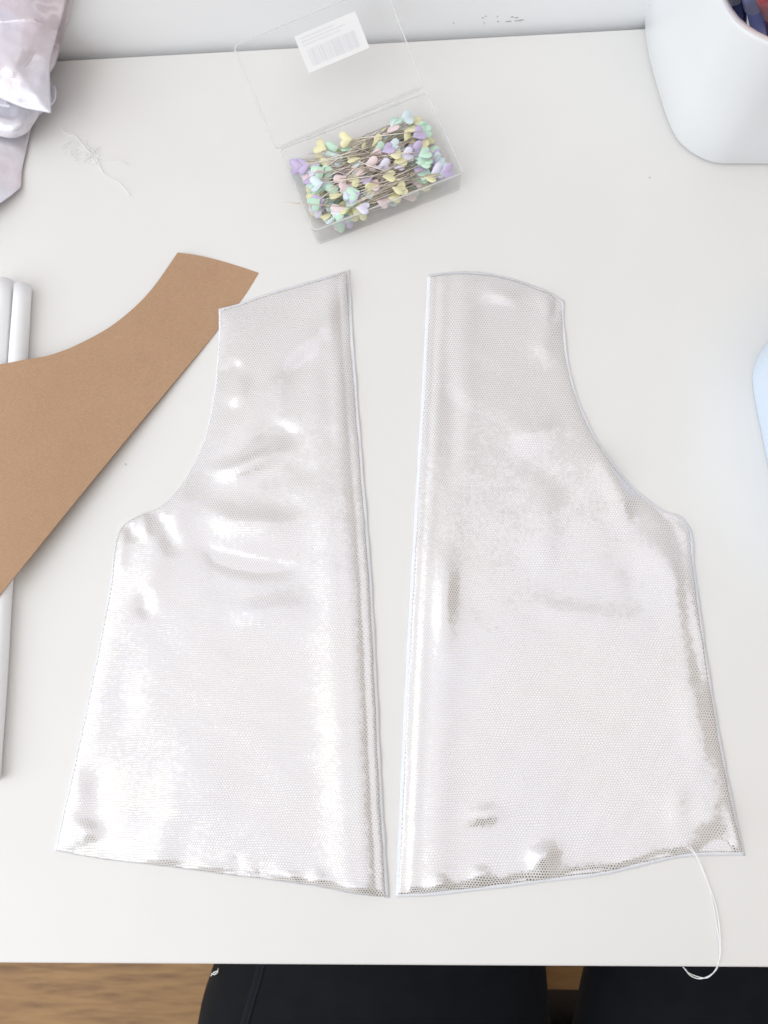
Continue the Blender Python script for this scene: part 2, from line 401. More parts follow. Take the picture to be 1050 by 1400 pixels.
def add_ridges(P, Z, ridges):
    Bd = np.concatenate([P[0], P[-1], P[:, 0], P[:, -1]])
    for pts, s, h in ridges:
        s *= 1.2
        d, sg = dist_poly(P, pts); T = along(P, pts)
        e0 = np.min(np.linalg.norm(Bd - np.array(pts[0]), axis=1)) < 14; e1 = np.min(np.linalg.norm(Bd - np.array(pts[-1]), axis=1)) < 14
        tp = np.ones_like(T)
        if not e0: tp *= .5 - .5 * np.cos(np.clip(T / .45, 0, 1) * math.pi)
        if not e1: tp *= .5 - .5 * np.cos(np.clip((1 - T) / .45, 0, 1) * math.pi)
        h = (h[0] * tp, h[1]) if h.__class__ is tuple else h * tp * .92
        if h.__class__ is tuple:                 # a step fold: one side sits higher, fading away
            Z += h[0] * .0010 * np.exp(-(d / (s * 1.2)) ** 2 * np.where(sg > 0, 1, h[1]))
        else: Z += h * .001 * np.exp(-(d / s) ** 2)
    return Z

# --- left front panel
LT = [(301, 425), (330, 416), (372, 402), (420, 388), (455, 378), (473, 371)]
LR = [(473, 371), (477, 440), (484, 540), (492, 640), (503, 780), (511, 930), (518, 1080), (527, 1227)]
LB = [(76, 1163), (120, 1171), (170, 1178), (225, 1184), (290, 1193), (370, 1203), (430, 1211), (480, 1221), (527, 1227)]
LL = [(301, 425), (301, 460), (298, 500), (293, 545), (285, 585), (272, 622), (256, 652), (238, 677), (215, 696), (190, 706), (170, 718), (160, 738), (152, 800), (141, 860), (120, 965), (96, 1075), (76, 1163)]
PL = ragged(coons(LT, LB, LL, LR, 210, 340), 1, .3)
e = edge_dist(PL); dmin = np.minimum.reduce(e)
Z = .0013 + .0013 * (1 - np.exp(-dmin / 6)) + waves(PL, 3, [260, 150], .00022) + waves(PL, 8, [110, 60, 36], .00026) * (1 - np.exp(-dmin / 30))
# folded facing along the centre edge: a raised band, a groove, then a broad roll
er = e[3]
Z += .0006 * np.exp(-((er - 26) / 9.) ** 2) - .0004 * np.exp(-((er - 11) / 4.) ** 2) + .0026 * np.exp(-((er - 44) / 30.) ** 2) * np.clip((PL[..., 1] - 330) / 250, 0, 1)
Z = add_ridges(PL, Z, [
    ([(466, 392), (436, 440), (392, 490), (345, 555), (305, 615), (280, 650)], 17, 3.4), ([(440, 470), (410, 500), (370, 520)], 13, -1.8),
    ([(452, 412), (462, 470), (468, 560), (470, 640)], 9, 1.2),
    ([(276, 648), (320, 640), (362, 622), (405, 600)], 12, (4.2, 3.5)),
    ([(335, 606), (375, 588), (420, 598)], 10, -2.4),
    ([(312, 560), (330, 530), (345, 512)], 9, 2.6), ([(300, 520), (318, 505), (335, 495)], 7, -2.0),
    ([(262, 690), (320, 712), (380, 715), (435, 705)], 14, (3.4, 2.)),
    ([(262, 735), (300, 762), (350, 774), (425, 776)], 9, (-2.6, 2.)),
    ([(300, 850), (350, 838), (440, 826)], 15, 2.2),
    ([(246, 685), (225, 730), (205, 790), (196, 850)], 20, (2.0, 1.5)),
    ([(215, 700), (235, 745), (255, 760)], 11, -2.2), ([(200, 800), (195, 850)], 9, -1.8),
    ([(176, 722), (184, 742)], 7, -1.4), ([(196, 708), (200, 730), (192, 742)], 6, 1.5), ([(221, 694), (228, 712)], 6, 1.2), ([(168, 732), (162, 770)], 8, 1.2),
    ([(140, 1030), (134, 1090), (128, 1165)], 19, -1.5), ([(98, 1060), (92, 1165)], 11, .5),
    ([(180, 860), (172, 960), (150, 1050)], 18, -.7),
    ([(225, 1188), (222, 1150), (250, 1060)], 18, .9), ([(380, 1206), (384, 1170)], 12, .6), ([(330, 1200), (320, 1160)], 9, -.7), ([(430, 1210), (436, 1180)], 8, .8),
    ([(210, 1010), (260, 1060), (330, 1130)], 34, .8), ([(395, 640), (420, 690), (425, 740)], 18, 1.0)])
eb = e[1]
Z -= .0009 * np.exp(-eb / 8) - .00030 * np.sin(PL[..., 0] / 13. + 2 * np.sin(PL[..., 0] / 47.)) * np.exp(-eb / 20)
Z = hem(PL, Z, eb, [(118, 20, 34, 15, 2.8), (108, 14, 90, 22, 1.2), (400, 11, 9, 7, 1.4), (440, 18, 10, 8, 1.5), (490, 14, 8, 7, 1.3), (215, 18, 9, 8, .9), (290, 20, 7, 6, .9)])
ridge_card = np.exp(-((PL[..., 0] - 301) ** 2 + (PL[..., 1] - 428) ** 2) / 38 ** 2) * .0018
Z = np.maximum(Z + ridge_card, .0014 + .0022 * np.exp(-((PL[..., 0] - 301) ** 2 + (PL[..., 1] - 428) ** 2) / 38 ** 2))
vl = tag(empty('vest_panel', at(310, 850)), 'silver white vest front panel with shoulder corner over the kraft board', 'fabric panel')
sheet('foil_fabric', PL, Z, M_foil, vl, .0003)
oc = offset_curves(LT, LB, LL, LR, [(0, -2.5), (0, 1), (-2.2, 1), (5, 0)], 1)
PL2 = ragged(coons(*oc, 90, 150), 3, .25); e2 = np.minimum.reduce(edge_dist(PL2))
Z2 = .0008 + .0004 * (1 - np.exp(-e2 / 4)) + .0002 * np.sin(PL2[..., 1] / 9.) * np.exp(-e2 / 5)
Z2 += np.exp(-((PL2[..., 0] - 301) ** 2 + (PL2[..., 1] - 428) ** 2) / 34 ** 2) * .0017
sheet('lining', PL2, Z2, M_lining, vl, .0005)

# --- right front panel
RT = [(589, 378), (620, 374), (660, 375), (700, 383), (735, 395), (752, 402), (767, 414)]
RL = [(589, 378), (586, 440), (581, 540), (575, 640), (568, 760), (560, 900), (553, 1050), (545, 1222)]
RB = [(545, 1222), (580, 1221), (630, 1216), (690, 1209), (760, 1200), (830, 1191), (880, 1179), (940, 1167), (1015, 1165)]
RR = [(767, 414), (768, 440), (773, 490), (782, 530), (797, 570), (818, 610), (848, 650), (880, 682), (906, 700), (926, 706), (941, 724), (946, 770), (954, 830), (967, 920), (984, 1020), (1000, 1100), (1015, 1165)]
PR = ragged(coons(RT, RB, RL, RR, 210, 340), 2, .3)
e = edge_dist(PR); dmin = np.minimum.reduce(e)
Z = .0013 + .0013 * (1 - np.exp(-dmin / 6)) + waves(PR, 14, [280, 160], .00045) + waves(PR, 18, [110, 60, 36], .00030) * (1 - np.exp(-dmin / 30))
el = e[2]
Z += .0006 * np.exp(-((el - 18) / 7.) ** 2) - .0004 * np.exp(-((el - 9) / 3.6) ** 2) + .0015 * np.exp(-((el - 48) / 20.) ** 2)
Z = add_ridges(PR, Z, [
    ([(615, 470), (622, 560), (618, 640), (612, 720)], 12, -2.6),
    ([(610, 730), (607, 800), (604, 900)], 12, 2.6),
    ([(640, 400), (670, 396), (720, 410)], 11, 2.0),
    ([(746, 405), (755, 430), (742, 470), (760, 510)], 12, 1.7), ([(762, 415), (758, 432)], 6, -1.8),
    ([(690, 592), (730, 592), (770, 570)], 13, 2.2),
    ([(770, 580), (800, 640), (812, 720), (815, 790)], 22, (2.0, 1.6)),
    ([(830, 630), (850, 680), (856, 740)], 15, (2.8, 2.)),
    ([(750, 640), (745, 720), (735, 800)], 18, 2.4),
    ([(862, 690), (890, 740), (925, 790), (932, 870)], 18, 1.9), ([(912, 704), (928, 740), (940, 830), (958, 930)], 9, -1.0),
    ([(880, 850), (860, 780), (870, 740)], 14, -1.),
    ([(930, 880), (950, 990), (965, 1100)], 16, 1.6), ([(915, 1050), (930, 1110), (935, 1160)], 15, .9),
    ([(975, 1090), (985, 1165)], 20, -1.8), ([(1002, 1110), (1010, 1160)], 8, 1.2),
    ([(665, 1180), (655, 1215)], 11, 1.0),
    ([(735, 1150), (745, 1200)], 15, 1.9), ([(790, 1150), (775, 1060)], 26, -1.), ([(600, 1214), (605, 1190)], 11, 1.2),
    ([(690, 815), (770, 838), (860, 850), (900, 842)], 13, 1.0), ([(700, 800), (690, 960)], 40, .8)])
eb = e[1]
Z -= .0009 * np.exp(-eb / 8) - .00030 * np.sin(PR[..., 0] / 12. + 2 * np.sin(PR[..., 0] / 53.)) * np.exp(-eb / 20)
Z = hem(PR, Z, eb, [(661, 26, 98, 13, 1.8), (745, 19, 34, 18, 2.5), (972, 24, 46, 20, 3.2), (925, 12, 60, 26, .6), (655, 15, 18, 11, 1.3), (603, 14, 9, 7, 1.6), (860, 18, 7, 6, .9)])
Z = np.maximum(Z, .0014)
vr = tag(empty('vest_panel', at(770, 850)), 'silver white vest front panel with long thread hanging from its hem', 'fabric panel')
sheet('foil_fabric', PR, Z, M_foil, vr, .0003)
oc = offset_curves(RT, RB, RL, RR, [(0, -2.5), (0, 5), (-5, 0), (4, 0)], 2)
PR2 = ragged(coons(*oc, 90, 150), 4, .25); e2 = np.minimum.reduce(edge_dist(PR2))
Z2 = .0008 + .0004 * (1 - np.exp(-e2 / 4)) + .0002 * np.sin(PR2[..., 1] / 9.) * np.exp(-e2 / 5)
sheet('lining', PR2, Z2, M_lining, vr, .0005)
# hanging thread, doubled
def strand(pts, zs, r=.00028, n=70, sides=6):
    c = catmull([(x, y, z * 1000) for (x, y), z in zip(pts, zs)], n)
    return tube([at(a, b, z / 1000) for a, b, z in c], r, sides)
zt = [.0040, .0042, .0014, .0008, .0008, .0010, .0012, .0008, -.003, -.0055, -.0075, -.006, -.0035]
s1 = [(940, 1158), (950, 1168), (958, 1185), (968, 1208), (977, 1232), (983, 1262), (985, 1292), (984, 1312), (979, 1326), (968, 1335), (955, 1338), (943, 1333), (937, 1325)]
s2 = [(943, 1156), (952, 1169), (961, 1188), (969, 1210), (974, 1232), (979, 1262), (984, 1292), (983, 1314), (976, 1329), (966, 1337), (953, 1335), (940, 1329), (934, 1322)]
mk('thread_tail', *merge(strand(s1, zt), strand(s2, zt, .00025)), M_thread, vr)
# loose fibres along the cut edges
def fuzz(curve, parent, z, n, seed, lo=.0006, hi=.0018):
    r = random.Random(seed); parts = []
    c = catmull(curve, n)
    for x, y in c:
        if r.random() < .35: continue
        p = at(x, y, z); a = r.random() * 6.28; l = r.uniform(lo, hi)
        d = Vector((math.cos(a), math.sin(a), 0))
        parts.append(tube([p, p + d * l * .5 + Vector((0, 0, .0003)), p + d * l + Vector((r.uniform(-.0003, .0003), 0, 0))], .00006, 3, False))
    tag(mk('loose_fibre', *merge(*parts), M_thread, parent), kind='stuff')
fuzz(LB + LR[::-1], vl, .0011, 260, 1); fuzz([(x, y) for x, y in RB], vr, .0011, 200, 2)
fuzz(LL[:12] , vl, .0012, 120, 3); fuzz(RR[::-1], vr, .0011, 140, 4); fuzz(RL, vr, .001, 90, 6, .0004, .001)

# ------------------------------------------------------------------ kraft board template
KB = [(243, 345), (270, 349), (300, 356), (330, 365), (354, 373)]
KR = [(354, 373), (343, 391), (331, 409), (310, 434), (297, 452), (240, 520), (160, 616), (80, 714), (0, 813), (-110, 948)]
KL = [(243, 345), (232, 361), (216, 384), (198, 406), (176, 427), (150, 447), (122, 463), (90, 478), (62, 487), (38, 491), (0, 498), (-60, 504), (-110, 506)]
KE = [(-110, 506), (-110, 700), (-110, 948)]
PK = coons(KB, KE, KL, KR, 30, 90)
UK = (300 - PK[..., 0]) / 262; UK = UK - np.log1p(np.exp((UK - 1) * 7)) / 7
ZK = .0009 + .0112 * np.maximum(UK, 0) ** 1.15 + .0005 * np.sin(PK[..., 0] / 90.)
ZK = ZK + .0004 * np.tanh((40 - PK[..., 0]) / 60.)
kb = sheet('cardboard_template', PK, ZK, M_card, None, .0008)
kb.data.polygons.foreach_set('use_smooth', [False] * len(kb.data.polygons)); kb.modifiers[0].material_offset_rim = 1; kb.data.materials.append(M_cardedge)
kb.data.transform(Matrix.Translation(-at(150, 520))); kb.location = at(150, 520)
tag(kb, 'curved kraft brown cardboard template lying over the paper rolls', 'cardboard template')

# ------------------------------------------------------------------ paper rolls
def roll(name, a, b, r, label, turn):
    A = Vector(a); B = Vector(b); ax = (B - A).normalized(); s = ax.cross(Vector((0, 0, 1))).normalized(); u = s.cross(ax)
    V, Fc = [], []; n = 76
    def prof(t):
        th = turn + t * 2 * math.pi * 3.0
        rr = r * (1 - .11 * t * 2.4) + .0004 * math.sin(th * 2) * t
        return s * math.cos(th) * rr + u * math.sin(th) * rr
    ns = 24
    for i in range(ns + 1):
        q = A.lerp(B, i / ns)
        wob = 1 + .03 * math.sin(i * .8 + r * 900)
        for k in range(n): V.append(q + prof(k / (n - 1)) * wob)
    for i in range(ns):
        for k in range(n - 1): Fc.append((i * n + k, i * n + k + 1, (i + 1) * n + k + 1, (i + 1) * n + k))
    o = mk(name, V, Fc, M_paper, None, A)
    so = o.modifiers.new('thickness', 'SOLIDIFY'); so.thickness = .00012
    tag(o, label, 'paper roll')
    return o
def roll_px(a, b, r, *k): return roll('paper_roll', at(*a, r + .0002), at(*b, r + .0002), r, *k)
roll_px((31.5, 391), (-13, 1068), .0052, 'right hand rolled white paper lying under the kraft board', .35)
roll_px((6.5, 384), (-38, 1060), .0054, 'left hand rolled white paper at the photo edge under the kraft board', 1.2)

# ------------------------------------------------------------------ pin box
def place(parent_m, v): return parent_m @ Vector(v)
BW, BD, BH, TW = .0940, .057, .0175, .0011
ang = math.radians(20.6)
bc = at(510, 245, 0)
MB = Matrix.Translation(bc) @ Matrix.Rotation(ang, 4, 'Z')
pb = tag(empty('pin_box', bc), 'open clear plastic box full of heart headed pins', 'pin box')
def rrect(w_, d_, r, z, n=6):
    out = []
    for cx, cy, a0 in ((w_ / 2 - r, d_ / 2 - r, 0), (-w_ / 2 + r, d_ / 2 - r, 90), (-w_ / 2 + r, -d_ / 2 + r, 180), (w_ / 2 - r, -d_ / 2 + r, 270)):
        for k in range(n):
            a = math.radians(a0 + 90 * k / (n - 1)); out.append(Vector((cx + r * math.cos(a), cy + r * math.sin(a), z)))
    return out
def tray_mesh(w_, d_, h, t, r=.003):
    return rings([rrect(w_ - .002, d_ - .002, r, 0), rrect(w_, d_, r, .001), rrect(w_, d_, r, h - .0016), rrect(w_ + .0012, d_ + .0012, r, h - .0014), rrect(w_ + .0012, d_ + .0012, r, h),
                  rrect(w_ - 2 * t, d_ - 2 * t, r * .8, h), rrect(w_ - 2 * t, d_ - 2 * t, r * .8, t + .0005), rrect(w_ - 2 * t - .002, d_ - 2 * t - .002, r * .8, t)])
v, f = tray_mesh(BW, BD, BH, TW)
mk('tray', [MB @ (p + Vector((0, 0, .0002))) for p in v], f, M_clear, pb)
# lid hinged at the back, leaning back
PH = math.radians(19)
ML = MB @ Matrix.Translation((-.0022, BD / 2 + .0014, BH + .0005)) @ Matrix.Rotation(math.radians(1.8), 4, 'Z') @ Matrix.Rotation(PH, 4, 'X') @ Matrix.Translation((0, BD / 2 + .0015, 0))
v, f = tray_mesh(BW + .0005, BD + .003, .006, TW)
lid = mk('lid', [ML @ (p + Vector((0, 0, -.0005))) for p in v], f, M_lid, pb)
for h0, par, MM, zz, w_, d_ in ((.0004, lid, ML, .0060, BW + .0011, BD + .0036), (.0004, pb, MB, BH + .0005, BW + .0006, BD + .0006)):
    rr = rrect(w_, d_, .003, zz, 5)
    mk('rim', *tube([MM @ p for p in rr + rr[:1]], h0, 6, False), M_glint, par)  # milky tube standing in for the bright glint along lid and tray edges
for x0 in (-.03, .018):
    mk('hinge', *tube([MB @ Vector((x0, BD / 2 + .001, BH)), MB @ Vector((x0 + .012, BD / 2 + .001, BH))], .0010, 10), M_clear, pb)
# label on the lid with a barcode and lines of small print
lw, lh = .039, .0215
LC = Vector((.0075, .0135, .0018))
V, Fc, MI = [], [], []
def quad(x0, x1, y0, y1, z, k):
    n = len(V); V.extend([ML @ (LC + Vector(q)) for q in ((x0, y0, z), (x1, y0, z), (x1, y1, z), (x0, y1, z))]); Fc.append((n, n + 1, n + 2, n + 3)); MI.append(k)
quad(-lw / 2, lw / 2, -lh / 2, lh / 2, 0, 0)
x = -lw / 2 + .004; rb = random.Random(9)
while x < lw / 2 - .005:
    b = rb.choice([.00025, .0004, .0007]); quad(x, x + b, -lh / 2 + .0025, .0015, .00008, 1); x += b + rb.choice([.0003, .0005, .0007])
for k, yy in enumerate([.0078, .0058, .0038]):
    x = -lw / 2 + .003
    while x < [.004, .010, .006][k]:
        b = rb.uniform(.0005, .0016); quad(x, x + b, yy, yy + .0008, .00008, 1); x += b + .0004
mk('price_label', V, Fc, None, lid, smooth=False, mats=[M_label, M_print], mi=MI, loc=ML @ LC)

# heart pins
def heart_mesh(m, s=.0047, th=.0010):
    n = 18; o = []
    for k in range(n):
        t = 2 * math.pi * k / n
        o.append(((16 * math.sin(t) ** 3) / 16 * s, (13 * math.cos(t) - 5 * math.cos(2 * t) - 2 * math.cos(3 * t) - math.cos(4 * t)) / 16 * s))
    # shaft leaves at the point of the heart: point at the origin, lobes towards -X
    def rg(sc, z): return [Vector((-(y * sc) - s * .75, x_ * sc, z)) for x_, y in o]
    v, f = rings([rg(.86, -th / 2), rg(1, -th / 5), rg(1, th / 5), rg(.86, th / 2)])
    me = bpy.data.meshes.new('head'); me.from_pydata([tuple(p) for p in v], [], f); me.materials.append(m)
    me.polygons.foreach_set('use_smooth', [True] * len(f)); me.update()
    return me
HM = {k: heart_mesh(M_heart[k]) for k in pal}
v, f = tube([(-.004, 0, 0), (.040, 0, 0), (.044, 0, 0)], [.00030, .00030, .00004], 6)
SM = bpy.data.meshes.new('shaft'); SM.from_pydata([tuple(p) for p in v], [], f); SM.materials.append(M_steel)
SM.polygons.foreach_set('use_smooth', [True] * len(f)); SM.update()
names = list(pal)
def pin(M, col, label=None, grp='heart headed pins in the clear box'):
    root = empty('heart_pin', (0, 0, 0)); root.matrix_world = M
    tag(root, label or ('%s heart headed pin lying in the heap inside the clear box' % col), 'pin', 'heart headed pins in the clear box')
    for nm, me in (('head', HM[col]), ('shaft', SM)):
        o = bpy.data.objects.new(nm, me); C.objects.link(o); o.parent = root
    return root
rp = random.Random(21)
L_ = .044
NP = 250
for i in range(NP):
    lay = i / NP
    for tr in range(60):
        x = rp.uniform(-BW / 2 + .010, BW / 2 - .010); y = rp.uniform(-BD / 2 + .006, BD / 2 - .007)
        a = rp.gauss(0, .30) + (math.pi if x > rp.gauss(0, .012) else 0)
        if rp.random() < .12: a += rp.uniform(-.9, .9)
        ex = x + L_ * math.cos(a); ey = y + L_ * math.sin(a)
        if abs(ex) < BW / 2 - .003 and abs(ey) < BD / 2 - .003: break
    z = .0028 + lay * .0118 + rp.uniform(-.0008, .0008)
    dip = rp.uniform(-.06, .08) * (1 if lay > .3 else .3)
    M = MB @ Matrix.Translation((x, y, z)) @ Matrix.Rotation(a, 4, 'Z') @ Matrix.Rotation(dip, 4, 'Y') @ Matrix.Rotation(rp.gauss(0, .5 if lay > .25 else .15), 4, 'X')
    col = rp.choices(names, [26, 22, 18, 15, 14, 8])[0]
    where = ('left end', 'left middle', 'right middle', 'right end')[min(3, int((x + BW / 2) / BW * 4))]
    side = ('near', 'far')[y > 0]
    deep = 'half buried' if lay < .5 else 'on top'
    pin(M, col, '%s heart pin %s at the %s side, %s of clear box' % (col, deep, side, where))
# a few that stand out of the heap
def pin_px(px, py, z, deg, col, label, roll_=.3, dip=-.02):
    pin(Matrix.Translation(at(px, py, z)) @ Matrix.Rotation(math.radians(deg), 4, 'Z') @ Matrix.Rotation(dip, 4, 'Y') @ Matrix.Rotation(roll_, 4, 'X'), col, label, 'heart pins on top of the heap')
pin_px(489, 284, .0185, 172, 'lilac white', 'lilac white heart pin resting on the near edge, shaft crossing left rim', .25, .02)
pin_px(604, 236, .0165, 192, 'lavender', 'lavender heart pin at the right end of the box, head tipped up', -.9)
pin_px(480, 190, .0175, 3, 'pale yellow', 'pale yellow heart pin standing up at the back of the heap', .7)
pin_px(412, 226, .0150, 8, 'lavender', 'lavender heart pin in the back left corner of the box', .5)
pin_px(440, 250, .0175, 5, 'pale blue', 'pale blue heart pin on the heap near the left end', .4)
pin_px(574, 213, .0178, 204, 'mint green', 'mint green heart pin on top of the heap at right', .25)

# ------------------------------------------------------------------ pen cup
bpx = [(1010, 228), (975, 227), (948, 216), (925, 197), (909, 165), (898, 130), (888, 95), (881, 60), (880, 20), (890, -25), (925, -65), (990, -80), (1100, -85), (1190, -80), (1225, -40), (1235, 40), (1230, 130), (1205, 200), (1150, 224), (1080, 228)]
base = catmull([tuple(at(x, y, 0))[:2] for x, y in bpx], 96, True)
cen = base.mean(0)
CH = .100
shf = np.array((-.004, -.004))
def cring(s, z, o=0):
    return [Vector((cen[0] + (x - cen[0]) * s + shf[0] * o, cen[1] + (y - cen[1]) * s + shf[1] * o, z)) for x, y in base]
cup = tag(empty('pen_cup', (cen[0], cen[1], 0)), 'glossy white rounded pen cup standing at the back of the desk', 'pen cup')
mk('cup_body', *rings([cring(.955, .0003), cring(.985, .0012), cring(1, .004), cring(1.003, .03), cring(1.01, .06, .5), cring(1.02, CH - .002, 1), cring(1.02, CH - .0005, 1), cring(1.012, CH, 1),
               cring(.985, CH, 1), cring(.978, CH - .002, 1), cring(.965, .05, .5), cring(.94, .006), cring(.9, .005)]), M_plast, cup)
rim_r = [cring(1.0105, CH + .0001, 1), cring(1.007, CH + .0005, 1), cring(.990, CH + .0005, 1), cring(.9855, CH + .0001, 1)]
mk('rim', *rings(rim_r, False, False), M_rim, cup)
def pen(px, py, col, lab, bx, r=.0045):
    p1 = at(px, py, .093); p0 = Vector((cen[0] + bx, cen[1] - .012, .006)); d = (p1 - p0).normalized()
    root = tag(empty('pen', p0), lab, 'pen')
    L = .15
    mk('barrel', *tube([p0 + d * .012, p0 + d * (L - .04)], r, 20), M_pen[col], root)
    mk('tip', *tube([p0, p0 + d * .012], [.0008, r], 20), M_pen['black'], root)
    mk('cap', *tube([p0 + d * (L - .045), p0 + d * (L - .002), p0 + d * L], [r * 1.15, r * 1.12, r * .9], 20), M_pen[col], root)
pen(1006, -6, 'navy', 'navy blue pen, left of the pens in the white cup', -.025)
pen(1032, 3, 'periwinkle', 'periwinkle blue pen between the navy and red ones in the cup', -.010)
pen(1056, 10, 'red', 'dark red pen, right of the pens in the white cup', .004)
pen(1046, -28, 'black', 'black pen standing behind the others in the white cup', .0, .004)

# ------------------------------------------------------------------ storage box at the right edge
sp = [(1028, 508), (1027, 520), (1030, 545), (1039, 590), (1050, 645), (1066, 720), (1090, 775), (1150, 800), (1330, 800), (1380, 760), (1380, 480), (1350, 430), (1200, 415), (1110, 425), (1068, 447), (1047, 469), (1034, 490)]
b2 = catmull([tuple(at(x, y, 0))[:2] for x, y in sp], 90, True); c2 = b2.mean(0)
def sring(s, z): return [Vector((c2[0] + (x - c2[0]) * s, c2[1] + (y - c2[1]) * s, z)) for x, y in b2]
tb = tag(empty('storage_tub', (c2[0], c2[1], 0)), 'pale blue white plastic tub cut off by the right photo edge', 'tub')
mk('tub_body', *rings([sring(.985, .0002), sring(.997, .001), sring(1, .003), sring(1.002, .04), sring(1.0, .0445), sring(.985, .045), sring(.955, .045), sring(.95, .043), sring(.945, .004), sring(.93, .003)]), M_blue, tb)

# ------------------------------------------------------------------ pink iridescent fabric heap
fh = tag(empty('folded_fabric', at(10, 120)), 'crumpled pink and lilac iridescent fabric at the back left', 'fabric')
def drape(top, bottom, left, right, zf, seed, amp=.0016, m=M_pink, off=0):
    P = coons(top, bottom, left, right, 70, 90); e = edge_dist(P)
    dm = np.minimum(e[1], e[3])
    Zs = zf(P, e) + waves(P, seed, [90, 50], amp) * (1 - np.exp(-dm / 14)) + waves(P, seed + 5, [45, 22], amp * .3) + waves(P, seed + 9, [16, 9], amp * .07)
    return sheet('fold', P, np.maximum(Zs, .0012), m, fh, .0005, wy - .003 - off)
drape([(-140, 120), (0, 110), (62, 100)], [(-140, 330), (-60, 310), (0, 277), (18, 264), (29, 255)], [(-140, 120), (-140, 330)], [(62, 100), (52, 135), (43, 175), (36, 205), (30, 235), (29, 255)],
      lambda P, e: .002 + .007 * (1 - np.exp(-e[3] / 25)), 31, .0012)
drape([(-140, 60), (0, 70), (76, 118)], [(-140, 170), (-60, 175), (-10, 184), (16, 189), (36, 182), (52, 160), (60, 148)], [(-140, 60), (-140, 170)], [(76, 118), (77, 124), (73, 140), (60, 148)],
      lambda P, e: .012 + .010 * (1 - np.exp(-e[1] / 16)) - .006 * np.exp(-((e[1] - 40) / 10) ** 2), 33, .0014)
drape([(-140, -150), (0, -160), (112, -60)], [(-140, 60), (0, 80), (50, 100), (69, 100)], [(-140, -150), (-140, 60)], [(112, -60), (101, -10), (92, 30), (84, 60), (76, 88), (69, 100)],
      lambda P, e: .010 + .012 * (1 - np.exp(-e[3] / 30)), 35, .0012)
drape([(-140, -150), (0, -160), (104, -70)], [(-140, 110), (-60, 120), (-20, 128), (0, 135), (34, 148), (70, 155)], [(-140, -150), (-140, 110)], [(104, -70), (94, -20), (86, 20), (76, 55), (69, 85), (69, 120), (70, 155)],
      lambda P, e: .026 + .008 * (1 - np.exp(-np.minimum(e[3], e[1]) / 25)) + .006 * np.exp(-((P[..., 0] - 20) ** 2 + (P[..., 1] - 30) ** 2) / 60 ** 2), 37, .0018, off=.006)

# ------------------------------------------------------------------ tangled thread snippet
parts = []
def th(pts, z=.0006, r=.00016, n=40): parts.append(strand(pts, [z + rnd.uniform(0, .0006) for _ in pts], r, n, 5))
th([(83, 176), (87, 181), (96, 182), (104, 186), (112, 196), (120, 206), (127, 212), (133, 220), (140, 236), (150, 243), (163, 250), (171, 259), (178, 268)], r=.00024)
th([(85, 178), (92, 184), (103, 187), (110, 196), (118, 206), (125, 215), (132, 226), (141, 234)], r=.0002)
th([(118, 200), (128, 208), (134, 214), (148, 217), (160, 219), (168, 222), (174, 227)], r=.00022)
th([(122, 212), (130, 214), (146, 219), (160, 222), (170, 225)], r=.00016)
rt = random.Random(4)
for k in range(11):
    cx, cy = rt.uniform(94, 112), rt.uniform(196, 214); a0 = rt.uniform(0, 6); rr = rt.uniform(6, 17)
    th([(cx + rr * rt.uniform(.7, 1.2) * math.cos(a0 + t * .8), cy + rr * .75 * rt.uniform(.7, 1.2) * math.sin(a0 + t * .8)) for t in range(rt.randint(5, 10))], r=.00010)
for k in range(5):
    th([(rt.uniform(112, 136), rt.uniform(200, 225)) for t in range(5)], r=.00012)
tag(mk('thread_scrap', *merge(*parts), M_thread), 'small tangle of white thread lying beside the pink fabric', 'thread')

# ------------------------------------------------------------------ person in navy leggings, and chair
def ellring(c, ax, up, rx, ry, n=28):
    s = ax.cross(up).normalized(); u = s.cross(ax).normalized()
    return [c + s * math.cos(2 * math.pi * k / n) * rx + u * math.sin(2 * math.pi * k / n) * ry for k in range(n)]
def limb(pts, n=28):
    rs = []
    for i, (c, rx, ry) in enumerate(pts):
        c = Vector(c); a = (Vector(pts[min(i + 1, len(pts) - 1)][0]) - Vector(pts[max(i - 1, 0)][0])).normalized()
        up = Vector((0, 0, 1)) if abs(a.z) < .8 else Vector((0, 1, 0))
        rs.append(ellring(c, a, up, rx, ry, n))
    return rings(rs)
TZ = -.165                                    # thigh axis height
ll = at(300, 1322, TZ); lr = at(752, 1322, TZ); ll2 = at(274, 1400, TZ); lr2 = at(757, 1400, TZ)
rl = at(820, 1322, TZ); rl2 = at(792, 1400, TZ)
def leg(c1, w1, c2, w2, sx):
    d = (c1 - c2).normalized()                # towards the knee
    hip = c2 - d * .20; knee = c1 + d * .17
    pts = [(hip - d * .05 + Vector((0, 0, .0)), w2 * .85, .085), (hip, w2, .098), (c2 - d * .05, w2 * 1.0, .085), (c2, w2, .078), (c1, w1, .074), (c1 + d * .09, w1 * .84, .078), (knee, w1 * .62, .070), (knee + d * .035, w1 * .45, .055)]
    k = knee + Vector((0, .0, -.01))
    foot = Vector((k.x + sx * .02, k.y - .02, FZ + .075))
    calf = [(k, w1 * .50, .062), (k.lerp(foot, .15), .060, .062), (k.lerp(foot, .4), .056, .060), (k.lerp(foot, .75), .040, .042), (foot, .034, .038), (foot + Vector((0, 0, -.03)), .034, .04)]
    return merge(limb(pts), limb(calf)), foot, hip
cL1 = (ll + lr) / 2; wL1 = (lr - ll).length / 2; cL2 = (ll2 + lr2) / 2; wL2 = (lr2 - ll2).length / 2
mL, fL, hL = leg(cL1, wL1, cL2, wL2, -1)
cR1 = rl + Vector((wL1, 0, 0)); cR2 = rl2 + Vector((wL2, 0, 0))
mR, fR, hR = leg(cR1, wL1, cR2, wL2, 1)
hc = (hL + hR) / 2 + Vector((0, -.05, 0))
